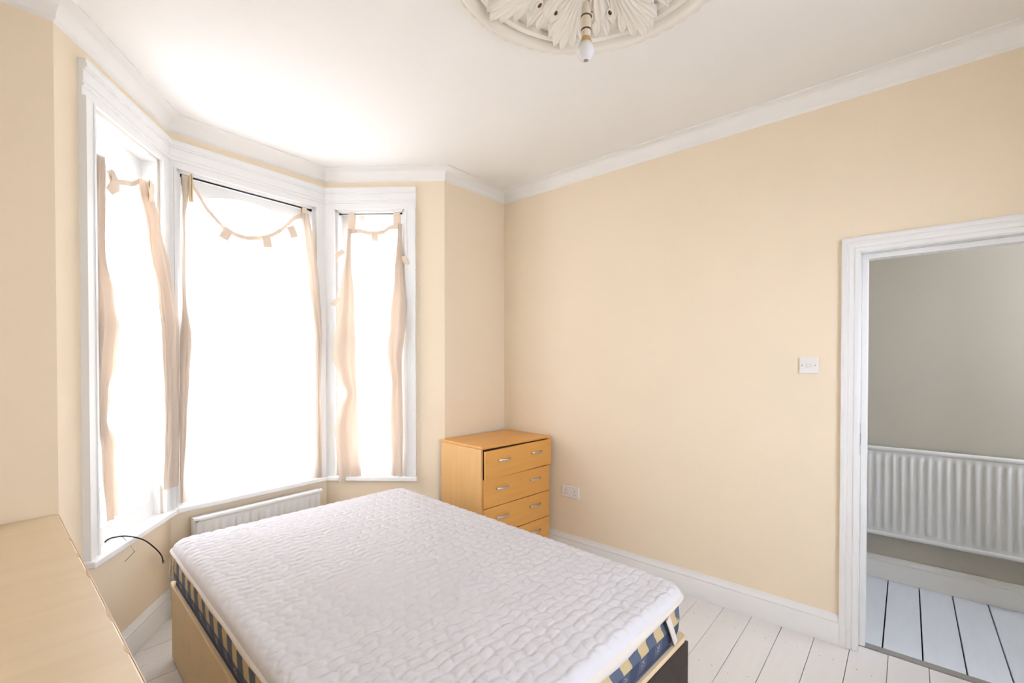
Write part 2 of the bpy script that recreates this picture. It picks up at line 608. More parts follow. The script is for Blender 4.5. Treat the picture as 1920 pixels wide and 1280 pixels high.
def window(name, i, label, casing_lo, casing_hi):
    """casing_lo / casing_hi: fraction where the moulded casing ends, 0 or 1 when it dies into the bay corner"""
    s0, s1 = OPEN[i]
    o_ = P(i, (s0 + s1) / 2, 0)
    org = Vector((o_.x, o_.y, 0))
    w = thing(name, label, None, org)
    ln = seg_len(i)
    k = 1 / ln
    # head casing, stepped moulding, mitred in the bay corners
    mb = MB()
    for z0, z1, d in ((ZH, ZH + .040, .014), (ZH + .040, ZH + .052, .022), (ZH + .052, ZH + .062, .017),
                      (ZH + .062, ZH + .112, .020), (ZH + .112, ZH + .122, .028), (ZH + .122, ZH + .136, .034), (ZH + .136, ZH + .156, .030)):
        fb(mb, i, casing_lo, casing_hi, 0, d, z0, z1)
    part(mb, 'head_casing', 'gloss', w, org)
    for lo in (True, False):
        mb = MB()
        e = casing_lo if lo else casing_hi
        inn = s0 if lo else s1
        if e in (0, 1):
            fb(mb, i, min(e, inn), max(e, inn), 0, .014, ZS, ZH)
            q = inn + (-.014 if lo else .014) * k
            fb(mb, i, min(q, inn), max(q, inn), .014, .020, ZS, ZH)
        else:
            sg = 1 if lo else -1
            for a, b, d in ((0, .030, .030), (.030, .040, .022), (.040, .066, .018), (.066, .078, .022), (.078, abs(inn - e) * ln, .014)):
                u0, u1 = e + sg * a * k, e + sg * b * k
                fb(mb, i, min(u0, u1), max(u0, u1), 0, d, ZS, ZH)
        part(mb, 'side_casing', 'gloss', w, org)
    # sill board
    mb = MB()
    a = casing_lo if casing_lo == 0 else casing_lo - .012 * k
    b = casing_hi if casing_hi == 1 else casing_hi + .012 * k
    fb(mb, i, a, b, -.0, .052, ZS - .030, ZS)
    fb(mb, i, s0, s1, -.20, 0, ZS - .030, ZS)
    part(mb, 'sill', 'gloss', w, org, bevel=.005)
    # box frame lining the opening
    mb = MB()
    fw = .022
    fb(mb, i, s0, s0 + fw * k, -.16, -.005, ZS, ZH)
    fb(mb, i, s1 - fw * k, s1, -.16, -.005, ZS, ZH)
    fb(mb, i, s0, s1, -.16, -.005, ZH - .018, ZH)
    part(mb, 'box_frame', 'gloss', w, org)
    a, b = s0 + fw * k, s1 - fw * k
    ZM = 1.655
    for kind in ('lower_sash', 'upper_sash'):
        d0, d1 = (-.075, -.035) if kind == 'lower_sash' else (-.118, -.078)
        z0, z1 = (ZS, ZM + .018) if kind == 'lower_sash' else (ZM - .020, ZH - .018)
        st = .042
        mb = MB()
        fb(mb, i, a, a + st * k, d0, d1, z0, z1)
        fb(mb, i, b - st * k, b, d0, d1, z0, z1)
        g0, g1 = a + st * k, b - st * k
        if kind == 'lower_sash':
            fb(mb, i, g0, g1, d0, d1, z0, z0 + .085)
            fb(mb, i, g0, g1, d0, d1, z1 - .038, z1)
            gz0, gz1 = z0 + .085, z1 - .038
        else:
            fb(mb, i, g0, g1, d0, d1, z0, z0 + .038)
            gz0, gz1 = z0 + .038, z1
            # segmental arched top rail
            n = 14
            rise = .14 * (g1 - g0) * ln
            for q in range(n):
                ua, ub = g0 + (g1 - g0) * q / n, g0 + (g1 - g0) * (q + 1) / n
                fa = lambda t: z1 - .045 - rise * ((2 * t - 1) ** 2)
                za, zb = fa(q / n), fa((q + 1) / n)
                pa0, pa1, pb0, pb1 = P(i, ua, d0), P(i, ua, d1), P(i, ub, d0), P(i, ub, d1)
                vs_ = [(pa0.x, pa0.y, za), (pb0.x, pb0.y, zb), (pb1.x, pb1.y, zb), (pa1.x, pa1.y, za),
                       (pa0.x, pa0.y, z1), (pb0.x, pb0.y, z1), (pb1.x, pb1.y, z1), (pa1.x, pa1.y, z1)]
                mb.add(vs_, [(0, 1, 2, 3), (4, 5, 6, 7), (0, 1, 5, 4), (3, 2, 6, 7)])
        sash = part(mb, kind, 'gloss', w, org)
        mb = MB()
        dm = (d0 + d1) / 2
        fb(mb, i, g0, g1, dm - .002, dm + .002, gz0, gz1)
        pane = mb.build('pane', 'glass', sash)
        pane.location = -org
    # sash fastener on the meeting rail
    mb = MB()
    mid = (s0 + s1) / 2
    fb(mb, i, mid - .025 * k, mid + .025 * k, -.072, -.040, ZM + .018, ZM + .026)
    fb(mb, i, mid - .008 * k, mid + .008 * k, -.070, -.030, ZM + .026, ZM + .044)
    part(mb, 'sash_fastener', 'steel', w, org, bevel=.002)
    return w


window('window_1', 2, 'narrow sash window on the left side of the bay', .155, 1)
window('window_2', 3, 'wide sash window in the middle of the bay', 0, 1)
window('window_3', 4, 'narrow sash window on the right side of the bay', 0, .765)

# unseen windows added for light: fill behind the camera, cool daylight in the hall
wb = thing('window_fill_back', 'unseen tall window added in the back wall for fill light', None, (XR - .48 * BW, YB, 0))
mb = MB()
for a, b, z0, z1 in ((.30, .315, .85, 2.35), (.645, .66, .85, 2.35), (.472, .488, .85, 2.35), (.30, .66, .85, .90), (.30, .66, 2.30, 2.35)):
    fb(mb, 7, a, b, -.10, -.05, z0, z1)
part(mb, 'frame', 'gloss', wb, (XR - .48 * BW, YB, 0))
mb = MB()
fb(mb, 7, .30, .66, -.077, -.073, .85, 2.35)
part(mb, 'pane', 'glass', wb, (XR - .48 * BW, YB, 0))
wh = thing('window_fill_hall', 'unseen window added at the end of the hall for its daylight', None, (3.5, -1.70, 0))
mb = MB().box(3.12, HX - .1, -1.71, -1.69, 1.3, 1.35).box(3.12, HX - .1, -1.71, -1.69, 2.75, 2.8)
mb.box(3.12, 3.16, -1.71, -1.69, 1.35, 2.75).box(HX - .14, HX - .1, -1.71, -1.69, 1.35, 2.75)
part(mb, 'frame', 'gloss', wh, (3.5, -1.70, 0))
mb = MB().box(3.16, HX - .14, -1.702, -1.698, 1.35, 2.75)
part(mb, 'pane', 'glass', wh, (3.5, -1.70, 0))

# outdoors: paving in front of the bay
struct(MB().box(-14, 18, -16, 22, -.75, -.70).build('ground', 'ground'))


# ---------------------------------------------------------------- curtains
def lerp_tab(tab, z):
    """tab: (s, z) going down"""
    if z >= tab[0][1]:
        return tab[0][0]
    for (sa, za), (sb, zb) in zip(tab, tab[1:]):
        if z >= zb:
            t = (za - z) / max(1e-6, za - zb)
            t = t * t * (3 - 2 * t)
            return sa + (sb - sa) * t
    return tab[-1][0]


def top_at(top, s):
    if s <= top[0][0]:
        return top[0][1]
    for (sa, za), (sb, zb) in zip(top, top[1:]):
        if s <= sb:
            t = (s - sa) / max(1e-6, sb - sa)
            return za + (zb - za) * t
    return top[-1][1]


def curtain(i, label, lo, li, ri, ro, top, zbot, folds=(1.5, 1.5), dbase=(-.018, .030), seed=0, amp=.010, dL=None):
    ln = seg_len(i)
    s_mid = (top[0][0] + top[-1][0]) / 2
    o_ = P(i, s_mid, 0)
    org = Vector((o_.x, o_.y, 0))
    th = thing('curtain', label, 'curtain', org, 0, 'bay window curtains')
    NV = 90
    cols = []
    nb, ns = 46, 46
    for k in range(nb):
        cols.append(('L', k / nb))
    for k in range(ns + 1):
        cols.append(('S', k / ns))
    for k in range(nb - 1, -1, -1):
        cols.append(('R', k / nb))
    rows = []
    for j in range(NV + 1):
        v = j / NV
        row = []
        for ci, (kd, q) in enumerate(cols):
            # top height of this column
            if kd == 'L':
                s_t = top[0][0]
            elif kd == 'R':
                s_t = top[-1][0]
            else:
                s_t = top[0][0] + (top[-1][0] - top[0][0]) * q
            zt = top_at(top, s_t)
            zb = zbot(s_t) if callable(zbot) else zbot
            z = zt + (zb - zt) * v
            sL0, sL1 = lerp_tab(lo, z), lerp_tab(li, z)
            sR0, sR1 = lerp_tab(ri, z), lerp_tab(ro, z)
            base = dbase[0] + (dbase[1] - dbase[0]) * min(1, v * 2.2)
            if dL is not None:
                wl = {'L': 1, 'R': 0, 'S': 1 - q}[kd]
                base = base * (1 - wl) + dL * wl
            if kd == 'S':
                s = sL1 + (sR0 - sL1) * q
                e = min(q, 1 - q)
                d = base + amp * .8 * math.sin(q * 21 + seed + 1.5 * v) * (.3 + .7 * math.exp(-e * 7)) + .006 * noise.noise((q * 4, v * 5, seed * 3.1))
            else:
                nf = folds[0] if kd == 'L' else folds[1]
                ph = q * 2 * PI * nf
                frac = .5 - .5 * math.cos(ph)
                if kd == 'L':
                    s = sL0 + (sL1 - sL0) * frac
                else:
                    s = sR1 + (sR0 - sR1) * frac
                wd = abs(sL1 - sL0) if kd == 'L' else abs(sR1 - sR0)
                d = base + (.006 + .10 * wd * ln) * math.sin(ph + 1.6 * v) + .0011 * ph + .010 * math.sin(frac * 11 + 3.0 * v + seed) * min(1, wd * ln / .05) + .012 * noise.noise((q * 3 + seed, v * 7, seed * 2.3))
            p = P(i, min(max(s, .0005), .9995), d) if 0 <= s <= 1 else P(i, .5, 0) + (P(i, s if 0 < s < 1 else (.999 if s > .5 else .001), d) - P(i, .5, 0))
            row.append(Vector((p.x, p.y, z)) - org)
        rows.append(row)
    o = MB().grid(rows).build('drape', 'cloth', th, smooth=True)
    # hem band along the top of the sheet
    sheet = [r[nb:nb + ns + 1] for r in rows]
    t = (PATH[i + 1] - PATH[i]).normalized()
    nrm = Vector((t.y, -t.x, 0))
    mb = MB()
    mb.grid([[p + nrm * .007 for p in sheet[0]], [p + nrm * .007 for p in sheet[1]], [p.lerp(p2, .5) + nrm * .007 for p, p2 in zip(sheet[1], sheet[2])]])
    b = mb.build('hem_band', 'cloth_band', th, smooth=True)
    return th, org, nrm, Vector((t.x, t.y, 0))


def loose_tab(th, i, org, s, z, tilt, ln=.078, w=.054, d=.0):
    """a loose tab hanging free from the top hem"""
    p0 = P(i, s, 0)
    t = (PATH[i + 1] - PATH[i]).normalized()
    T = Vector((t.x, t.y, 0))
    N = Vector((t.y, -t.x, 0))
    c = Vector((p0.x, p0.y, z)) - org + N * (.012 + d)
    dn = Vector((0, 0, -1)) * math.cos(tilt) + T * math.sin(tilt)
    sd = T * math.cos(tilt) + Vector((0, 0, 1)) * math.sin(tilt)
    rows = []
    for k in range(5):
        q = k / 4
        off = N * (.010 * math.sin(q * PI))
        rows.append([c + dn * ln * q + sd * w * x + off for x in (-.5, 0, .5)])
    front = [[p + N * .003 for p in r] for r in rows]
    mb = MB().grid(rows).grid(front)
    return mb.build('loose_tab', 'cloth_band', th, smooth=True)


def rod_tab(th, i, org, s, zr, zt, w=.036, name='hanging_tab'):
    """a tab looped over the rod and sewn to the top of the curtain"""
    p0 = P(i, s, -.018)
    t = (PATH[i + 1] - PATH[i]).normalized()
    T = Vector((t.x, t.y, 0))
    N = Vector((t.y, -t.x, 0))
    c = Vector((p0.x, p0.y, 0)) - org
    prof = [(.006, zt - .03), (.008, zt), (.009, zr)]
    prof += [(.009 * math.cos(a), zr + .009 * math.sin(a)) for a in (.5, 1.1, 1.57, 2.1, 2.7)]
    prof += [(-.009, zr), (-.006, zt), (-.004, zt - .03)]
    rows = [[c + N * d + Vector((0, 0, z)) + T * x * w for x in (-.5, -.17, .17, .5)] for d, z in prof]
    return MB().grid(rows).build(name, 'cloth_band', th, smooth=True)


def rod(i, s0, s1, z, label, r=.005, m='dark'):
    a, b = P(i, s0, -.018), P(i, s1, -.018)
    c = (a + b) / 2
    org = Vector((c.x, c.y, z))
    th = thing('curtain_rod', label, 'curtain rod', org, 0, 'thin rods in the bay window heads')
    mb = MB().tube([(a.x, a.y, z), (b.x, b.y, z)], r, 8)
    part(mb, 'bar', m, th, org, smooth=True)
    for e, f in ((a, b), (b, a)):
        u = (f - e).normalized()
        mb = MB().tube([(e.x, e.y, z), (e.x + u.x * .012, e.y + u.y * .012, z)], r * 1.9, 10)
        part(mb, 'end_cap', m, th, org)
    return th


rod(2, .275, .885, 2.392, 'thin white curtain rod hidden by the bunched curtain of the left bay window', .003, 'gloss')
rod(3, .064, .900, 2.588, 'thin black curtain rod across the wide middle bay window')
rod(4, .114, .645, 2.585, 'thin dark curtain rod across the right bay window', .0035)

# left curtain: knotted over its rod, hanging in two bunches
th, org, nrm, tt = curtain(2, 'cream curtain bunched at both sides of the left bay window',
    [(.275, 2.40), (.265, 2.2), (.262, 1.95), (.262, 1.66), (.262, 1.42), (.282, 1.18), (.300, .94), (.325, .745)],
    [(.335, 2.36), (.352, 1.965), (.426, 1.776), (.472, 1.651), (.449, 1.47), (.371, 1.32), (.335, 1.20), (.428, 1.08), (.445, .747)],
    [(.690, 2.42), (.758, 2.159), (.832, 1.823), (.853, 1.587), (.88, 1.318), (.888, .954), (.87, .807)],
    [(.770, 2.441), (.846, 2.209), (.927, 2.016), (.962, 1.715), (.985, 1.405), (.99, .933), (.985, .682)],
    [(.275, 2.41), (.335, 2.366), (.404, 2.347), (.525, 2.372), (.675, 2.398), (.770, 2.441)],
    lambda s: .735 + .12 * math.exp(-((s - .6) / .12) ** 2), folds=(2.5, 2.5), seed=1, dL=-.012)
for s, z, tl in ((.345, 2.36, .5), (.385, 2.352, -.4), (.70, 2.425, .35), (.745, 2.44, -.25)):
    loose_tab(th, 2, org, s, z, tl, .10, .05, .01)
for s, zt in ((.30, 2.36), (.735, 2.37)):
    rod_tab(th, 2, org, s, 2.392, zt, .05)

# middle curtain: pegged at the left, sagging between its two fixings
th, org, nrm, tt = curtain(3, 'wide thin cream curtain sagging across the middle bay window',
    [(.075, 2.565), (.072, 2.291), (.064, 1.847), (.045, 1.562), (.040, 1.09), (.036, .744)],
    [(.110, 2.538), (.083, 2.293), (.083, 1.849), (.103, 1.595), (.091, 1.403), (.075, 1.086), (.058, .741)],
    [(.834, 2.50), (.864, 2.086), (.911, 1.622), (.909, 1.149), (.911, .754), (.905, .50)],
    [(.872, 2.551), (.907, 2.327), (.940, 1.999), (.950, 1.703), (.935, 1.306), (.942, .988), (.950, .50)],
    [(.075, 2.572), (.116, 2.54), (.192, 2.442), (.312, 2.329), (.39, 2.310), (.457, 2.304), (.561, 2.326), (.640, 2.368), (.708, 2.419), (.798, 2.515), (.872, 2.551)],
    lambda s: .640 - .06 * max(0, (s - .78) / .1), folds=(2.5, 1.5), seed=2, amp=.012)
for s, z, tl in ((.325, 2.322, -.42), (.553, 2.325, .18), (.722, 2.425, .42)):
    loose_tab(th, 3, org, s, z, tl)
rod_tab(th, 3, org, .843, 2.588, 2.545)
rod_tab(th, 3, org, .095, 2.588, 2.56, .04)

# right curtain: two tabs on the rod, flaps folded back at both sides
th, org, nrm, tt = curtain(4, 'narrow cream curtain with folded flaps on the right bay window',
    [(.188, 2.481), (.179, 2.302), (.132, 1.944), (.104, 1.704), (.088, 1.504), (.138, 1.344), (.192, 1.244), (.137, 1.103), (.105, .983), (.135, .60)],
    [(.215, 2.461), (.219, 2.262), (.253, 1.943), (.265, 1.544), (.281, 1.144), (.298, .863), (.306, .602)],
    [(.612, 2.457), (.589, 2.101), (.556, 1.783), (.533, 1.544), (.564, 1.305), (.54, 1.025), (.561, .632)],
    [(.643, 2.457), (.664, 2.1), (.690, 1.902), (.685, 1.723), (.653, 1.464), (.665, .985), (.66, .633)],
    [(.188, 2.470), (.269, 2.475), (.345, 2.457), (.425, 2.451), (.500, 2.465), (.559, 2.495), (.643, 2.505)],
    lambda s: .622 - .05 * math.exp(-((s - .2) / .08) ** 2), folds=(2.5, 2.5), seed=3)
loose_tab(th, 4, org, .425, 2.445, .05, .072, .046)
for s, z, tl in ((.165, 2.30, -.9), (.125, 1.95, -.7), (.66, 2.26, .4)):
    loose_tab(th, 4, org, s, z, tl, .075, .035, .004)
rod_tab(th, 4, org, .218, 2.585, 2.47, .05)
rod_tab(th, 4, org, .600, 2.585, 2.50, .05)

# clothes peg holding the middle curtain to its rod
c = P(3, .112, .030)
peg = thing('clothes_peg', 'small wooden clothes peg clipping the middle curtain to its rod', 'clothes peg', (c.x, c.y, 2.43), math.atan2((P2 - P1).y, (P2 - P1).x))
for sx in (-1, 1):
    mb = MB()
    pr_ = [(.0015, 0), (.0095, 0), (.0085, .09), (.0095, .125), (.0040, .165), (.0012, .165), (.0025, .12)]
    vs_ = [(sx * x, y, z) for y in (-.006, .006) for x, z in pr_]
    n = len(pr_)
    mb.add(vs_, [tuple(range(n)), tuple(range(n, 2 * n))] + [(k, (k + 1) % n, n + (k + 1) % n, n + k) for k in range(n)])
    mb.build('prong', 'peg', peg)
mb = MB()
mb.tube([(.0105 * math.cos(a), -.009 + .018 * a / (6 * PI), .10 + .004 * math.sin(a)) for a in [k * .4 for k in range(48)]], .0012, 6)
mb.build('spring', 'steel', peg, smooth=True)


# ---------------------------------------------------------------- radiators
def radiator(name, label, L, H, loc, rz, pitch=.043):
    """front panel on local +Y side facing -Y; x along its length"""
    th = thing(name, label, 'radiator', loc, rz, None)
    nx = int(L / pitch)
    pts = []
    for k in range(nx):
        x0 = -L / 2 + .012 + (L - .024) * k / nx
        w = (L - .024) / nx
        for q, y in ((0, .0), (.18, .0), (.30, -.007), (.70, -.007), (.82, 0)):
            pts.append((x0 + w * q, y))
    pts.append((L / 2 - .012, 0))
    rows = []
    for z, f in ((.028, 0), (.050, 0), (.066, 1), (H - .066, 1), (H - .050, 0), (H - .028, 0)):
        rows.append([(x, -.035 + y * f, z) for x, y in pts])
    o = MB().grid(rows).build('front_panel', 'rad', th)
    autosmooth(o, 60)
    for z0, nm in ((0, 'bottom_rail'), (H - .032, 'top_rail')):
        mb = MB()
        pr_ = [(-.026, z0), (-.036, z0 + .003), (-.041, z0 + .010), (-.041, z0 + .022), (-.036, z0 + .029), (-.026, z0 + .032)]
        rows = [[(x, y, z) for y, z in pr_] for x in (-L / 2, L / 2)]
        mb.grid(rows, closed_u=True, cap=True)
        autosmooth(mb.build(nm, 'rad', th), 50)
    MB().box(-L / 2 + .004, L / 2 - .004, -.027, .030, .01, H - .008).build('back_panel', 'rad', th, bevel=.004)
    for sx in (-1, 1):
        MB().box(sx * L * .32 - .02, sx * L * .32 + .02, .028, .058, H * .5, H - .04).build('bracket', 'rad', th)
        mb = MB().tube([(sx * (L / 2 - .004), 0, .03), (sx * (L / 2 + .045), 0, .03)], .010, 10)
        mb.tube([(sx * (L / 2 + .045), 0, .055), (sx * (L / 2 + .045), 0, -.04), (sx * (L / 2 + .045), 0, -loc[2] + .001)], [.016, .009, .008], 10)
        mb.build('valve', 'steel', th, smooth=True)
    mb = MB().tube([(-L / 2 + .012, -.041, H - .016), (-L / 2 + .012, -.052, H - .016)], .009, 10)
    mb.build('bleed_plug', 'steel', th, smooth=True)
    return th


c = P(3, .50, .062)
radiator('radiator', 'white panel radiator under the middle bay window behind the bed', .80, .42, (c.x, c.y, .130), math.atan2((P2 - P1).y, (P2 - P1).x))
radiator('radiator', 'long white ribbed radiator on the hall wall beyond the doorway', 1.60, .595, (HX - .060, -.28, .315), -PI / 2)


# ---------------------------------------------------------------- ceiling rose and pendant
RX, RY = 1.365, .815
rose = thing('ceiling_rose', 'large white plaster ceiling rose with acanthus leaves', 'ceiling rose', (RX, RY, CZ))
mb = MB().lathe([(.06, -.030), (.16, -.026), (.28, -.014), (.40, -.010), (.425, -.008), (.431, -.026), (.446, -.031), (.458, -.024), (.464, -.004),
                 (.480, -.004), (.487, -.026), (.504, -.035), (.521, -.030), (.527, -.010), (.540, -.008), (.544, 0)], (0, 0), 96)
autosmooth(mb.build('moulded_disc', 'plaster', rose), 50)
# rope rim: a ring with raked lobes
rows = []
nseg = 432
for k in range(nseg):
    a = 2 * PI * k / nseg
    row = []
    for q in range(10):
        ph = 2 * PI * q / 10
        w = math.sin(a * 54 + ph * 1.0)
        r = .010 * (1 + .38 * w)
        row.append(((.538 + r * 1.1 * math.cos(ph)) * math.cos(a), (.538 + r * 1.1 * math.cos(ph)) * math.sin(a), -.008 + r * math.sin(ph)))
    rows.append(row)
MB().grid(rows, closed_u=True, closed_v=True).build('rope_rim', 'plaster', rose, smooth=True)


def finger(mb, r0, r1, a0, a1, w, h, z0, curl):
    """one rounded lobe of an acanthus leaf: grooved down its middle, fat near its tip"""
    n, m = 18, 11
    rows = []
    for j in range(n):
        t = j / (n - 1)
        r = r0 + (r1 - r0) * t
        an = a0 + (a1 - a0) * t ** 1.6
        wd = w * (.45 + .75 * t) * math.sqrt(max(0, 1 - max(0, (t - .78) / .22) ** 2)) + .0008
        hh = h * (.7 + .5 * math.sin(PI * min(1, t * 1.05)))
        c = Vector((r * math.cos(an), r * math.sin(an)))
        nrm = Vector((-math.sin(an), math.cos(an)))
        row = []
        for k in range(m):
            v = -1 + 2 * k / (m - 1)
            z = z0 - hh * (math.sqrt(max(0, 1 - v * v)) - .42 * math.exp(-(v / .30) ** 2)) - curl * max(0, (t - .6) / .4) ** 2
            p = c + nrm * wd * v
            row.append((p.x, p.y, z if abs(v) < .99 else z0 + .012))
        rows.append(row)
    mb.grid(rows)


def leaf(kind):
    mb = MB()
    if kind == 'leaf':
        for a, r1 in ((-.235, .335), (.235, .335), (-.160, .405), (.160, .405), (-.080, .448), (.080, .448), (0, .465)):
            finger(mb, .10, r1, a * .35, a * 1.12, .021, .020, -.020 - .012 * (1 - abs(a) / .235), .016)
    else:
        for a, r1 in ((-.15, .335), (.15, .335), (-.06, .395), (.06, .395)):
            finger(mb, .09, r1, a * .5, a, .020, .024, -.014, .022)
        finger(mb, .08, .30, 0, 0, .020, .022, -.040, .020)
    return mb


big, small = leaf('leaf'), leaf('scroll_leaf')
base_ang = PI / 2 - math.radians(41.4)
first = {}
for k in range(8):
    for kind, src, da in (('leaf', big, 0), ('scroll_leaf', small, PI / 8)):
        if kind not in first:
            o = MB().add(src.v, src.f).build(kind, 'plaster', rose, smooth=True)
            first[kind] = o
        else:
            o = first[kind].copy()
            C.objects.link(o)
            o.parent = rose
        o.rotation_euler = (0, 0, base_ang + da + k * PI / 4)
# curled eyelets on both sides of each leaf, hollow and brown inside
rows = []
for k in range(20):
    a = 2 * PI * k / 20
    rows.append([((.019 + .005 * math.cos(p)) * math.cos(a), (.014 + .005 * math.cos(p)) * math.sin(a), .006 * math.sin(p)) for p in [2 * PI * q / 8 for q in range(8)]])
tor = MB().grid(rows, closed_u=True, closed_v=True)
fe = None
for k in range(16):
    a = base_ang + (k // 2) * PI / 4 + math.radians(14.5 if k % 2 else -14.5)
    if fe is None:
        e = tor.build('eyelet', 'plaster', rose, smooth=True)
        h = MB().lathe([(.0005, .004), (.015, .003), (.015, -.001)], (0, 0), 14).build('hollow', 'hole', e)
        fe, fh = e, h
    else:
        e = fe.copy()
        C.objects.link(e)
        e.parent = rose
        h = fh.copy()
        C.objects.link(h)
        h.parent = e
    e.location = (.280 * math.cos(a), .280 * math.sin(a), -.042)
    e.scale = (.75, .75, .8)
    e.rotation_euler = (0, .35, a)
MB().lathe([(.0005, -.075), (.03, -.073), (.055, -.062), (.075, -.045), (.085, -.020)], (0, 0), 32).build('boss', 'plaster', rose, smooth=True)

BX, BY = 1.347, .836
pend = thing('pendant_light', 'bare white light bulb hanging on a short pendant under the ceiling rose', 'pendant light', (BX, BY, CZ - .07))
po = Vector((BX, BY, CZ - .07))
zb = 2.532
mb = MB().tube([(BX, BY, CZ - .05), (BX, BY, 2.70)], .0035, 8)
part(mb, 'cord', 'plastic', pend, po, smooth=True)
hold = part(MB().lathe([(.004, 2.705), (.010, 2.700), (.013, 2.690), (.0155, 2.672), (.0165, 2.655), (.0165, 2.600), (.0150, 2.592), (.0150, 2.580)], (BX, BY), 28), 'lamp_holder', 'bulbholder', pend, po, ang=40)
for z in (2.652, 2.606):
    o = part(MB().lathe([(.0160, z + .0032), (.0176, z + .0025), (.0176, z - .002), (.0160, z - .0027)], (BX, BY), 28), 'ring', 'ringdark', hold, po)
bl = [(.0135, 2.584), (.0140, 2.574)]
part(MB().lathe([(.0130, 2.600), (.0138, 2.588), (.0165, 2.575), (.0225, 2.560)], (BX, BY), 28), 'bulb_neck', 'bulbneck', pend, po, smooth=True)
prof = [(.0222, 2.561)]
for k in range(0, 15):
    a = math.radians(48) - math.radians(138) * k / 14
    prof.append((max(.0005, .0305 * math.cos(a)), zb + .004 + .0315 * math.sin(a)))
gb = part(MB().lathe(prof, (BX, BY), 32), 'bulb_globe', 'bulb', pend, po, smooth=True)
mb = MB().lathe([(.0004, zb - .0282), (.008, zb - .0272), (.009, zb - .0262)], (BX, BY), 8)
part(mb, 'bulb_print', 'greystrip', gb, po)


# ---------------------------------------------------------------- switch and socket on the right wall
sw = thing('light_switch', 'white square light switch on the cream wall beside the doorway', 'light switch', (XR, .399, 1.455))
MB().box(-.010, 0, -.043, .043, -.043, .043).build('plate', 'plastic', sw, bevel=.003)
MB().add([(-.010, -.011, -.013), (-.010, .011, -.013), (-.010, .011, .013), (-.010, -.011, .013),
          (-.013, -.010, -.012), (-.013, .010, -.012), (-.017, .010, .012), (-.017, -.010, .012)],
         [(0, 1, 2, 3), (4, 5, 6, 7), (0, 1, 5, 4), (1, 2, 6, 5), (2, 3, 7, 6), (3, 0, 4, 7)]).build('rocker', 'plastic', sw)
for y in (-.030, .030):
    MB().tube([(-.0095, y, 0), (-.0112, y, 0)], .0032, 10).build('screw', 'greystrip', sw)

so = thing('wall_socket', 'white double power socket on the cream wall beside the chest of drawers', 'socket', (XR, 1.925, .482))
MB().box(-.014, 0, -.076, .076, -.043, .043).build('plate', 'plastic', so, bevel=.004)
for y in (-.040, .040):
    mb = MB().box(-.0148, -.0138, y - .002, y + .002, .006, .016)
    mb.box(-.0148, -.0138, y - .013, y - .007, -.016, -.012).box(-.0148, -.0138, y + .007, y + .013, -.016, -.012)
    mb.build('outlet', 'dark', so)
for y in (-.013, .013):
    MB().box(-.018, -.0135, y - .006, y + .006, .012, .028).build('rocker', 'plastic', so, bevel=.001)

# thin cable left hanging from the left window sill
cb = [(.345, 2.80, .640), (.352, 2.785, .652), (.372, 2.79, .655), (.425, 2.815, .640), (.497, 2.88, .585), (.560, 2.972, .50), (.606, 3.062, .42), (.624, 3.108, .365)]
pts = []
for k in range(len(cb) - 1):
    for q in range(6):
        t = q / 6
        p0, p1, p2, p3 = [Vector(cb[max(0, min(len(cb) - 1, k + e))]) for e in (-1, 0, 1, 2)]
        pts.append(.5 * ((2 * p1) + (p2 - p0) * t + (2 * p0 - 5 * p1 + 4 * p2 - p3) * t * t + (3 * p1 - p0 - 3 * p2 + p3) * t ** 3))
cable = thing('cable', 'loose dark cable end hanging from the sill of the left bay window', 'cable', cb[0])
part(MB().tube(pts, .0032, 8), 'sheath', 'dark', cable, cb[0], smooth=True)
d = (pts[-1] - pts[-3]).normalized()
part(MB().tube([pts[-1], pts[-1] + d * .022], [.0065, .0055], 8), 'plug_end', 'greystrip', cable, cb[0], smooth=True)
part(MB().tube([pts[16], pts[16] + Vector((.03, .03, -.05)), pts[16] + Vector((.055, .05, -.105)), pts[16] + Vector((.01, .0, -.125))], .0012, 6), 'thin_wire', 'dark', cable, cb[0])


# ---------------------------------------------------------------- chest of drawers
CW, CD, CH = .700, .452, .900
CR = math.radians(-4.3)
chest = thing('chest_of_drawers', 'beech veneer chest of drawers with silver handles in the corner', 'chest of drawers', (2.16 + CW / 2 * math.cos(CR) - CD / 2 * math.sin(CR), 2.150 + CW / 2 * math.sin(CR) + CD / 2 * math.cos(CR), 0), CR)
hw, hd = CW / 2, CD / 2
MB().box(-hw, hw, -hd - .006, hd, CH - .020, CH).build('top', 'beech', chest, bevel=.004)
for sx in (-1, 1):
    MB().box(sx * hw - (0 if sx < 0 else .016), sx * hw + (.016 if sx < 0 else 0), -hd + .004, hd - .002, 0, CH - .020).build('side_panel', 'beech_lit_side', chest, bevel=.001)
MB().box(-hw + .016, hw - .016, hd - .010, hd - .002, .04, CH - .020).build('back_panel', 'inside', chest)
MB().box(-hw + .016, hw - .016, -hd + .012, -hd + .030, .07, CH - .020).build('inner_frame', 'inside', chest)
MB().box(-hw + .016, hw - .016, -hd + .03, -hd + .046, 0, .070).build('plinth', 'beech', chest)
z = CH - .024
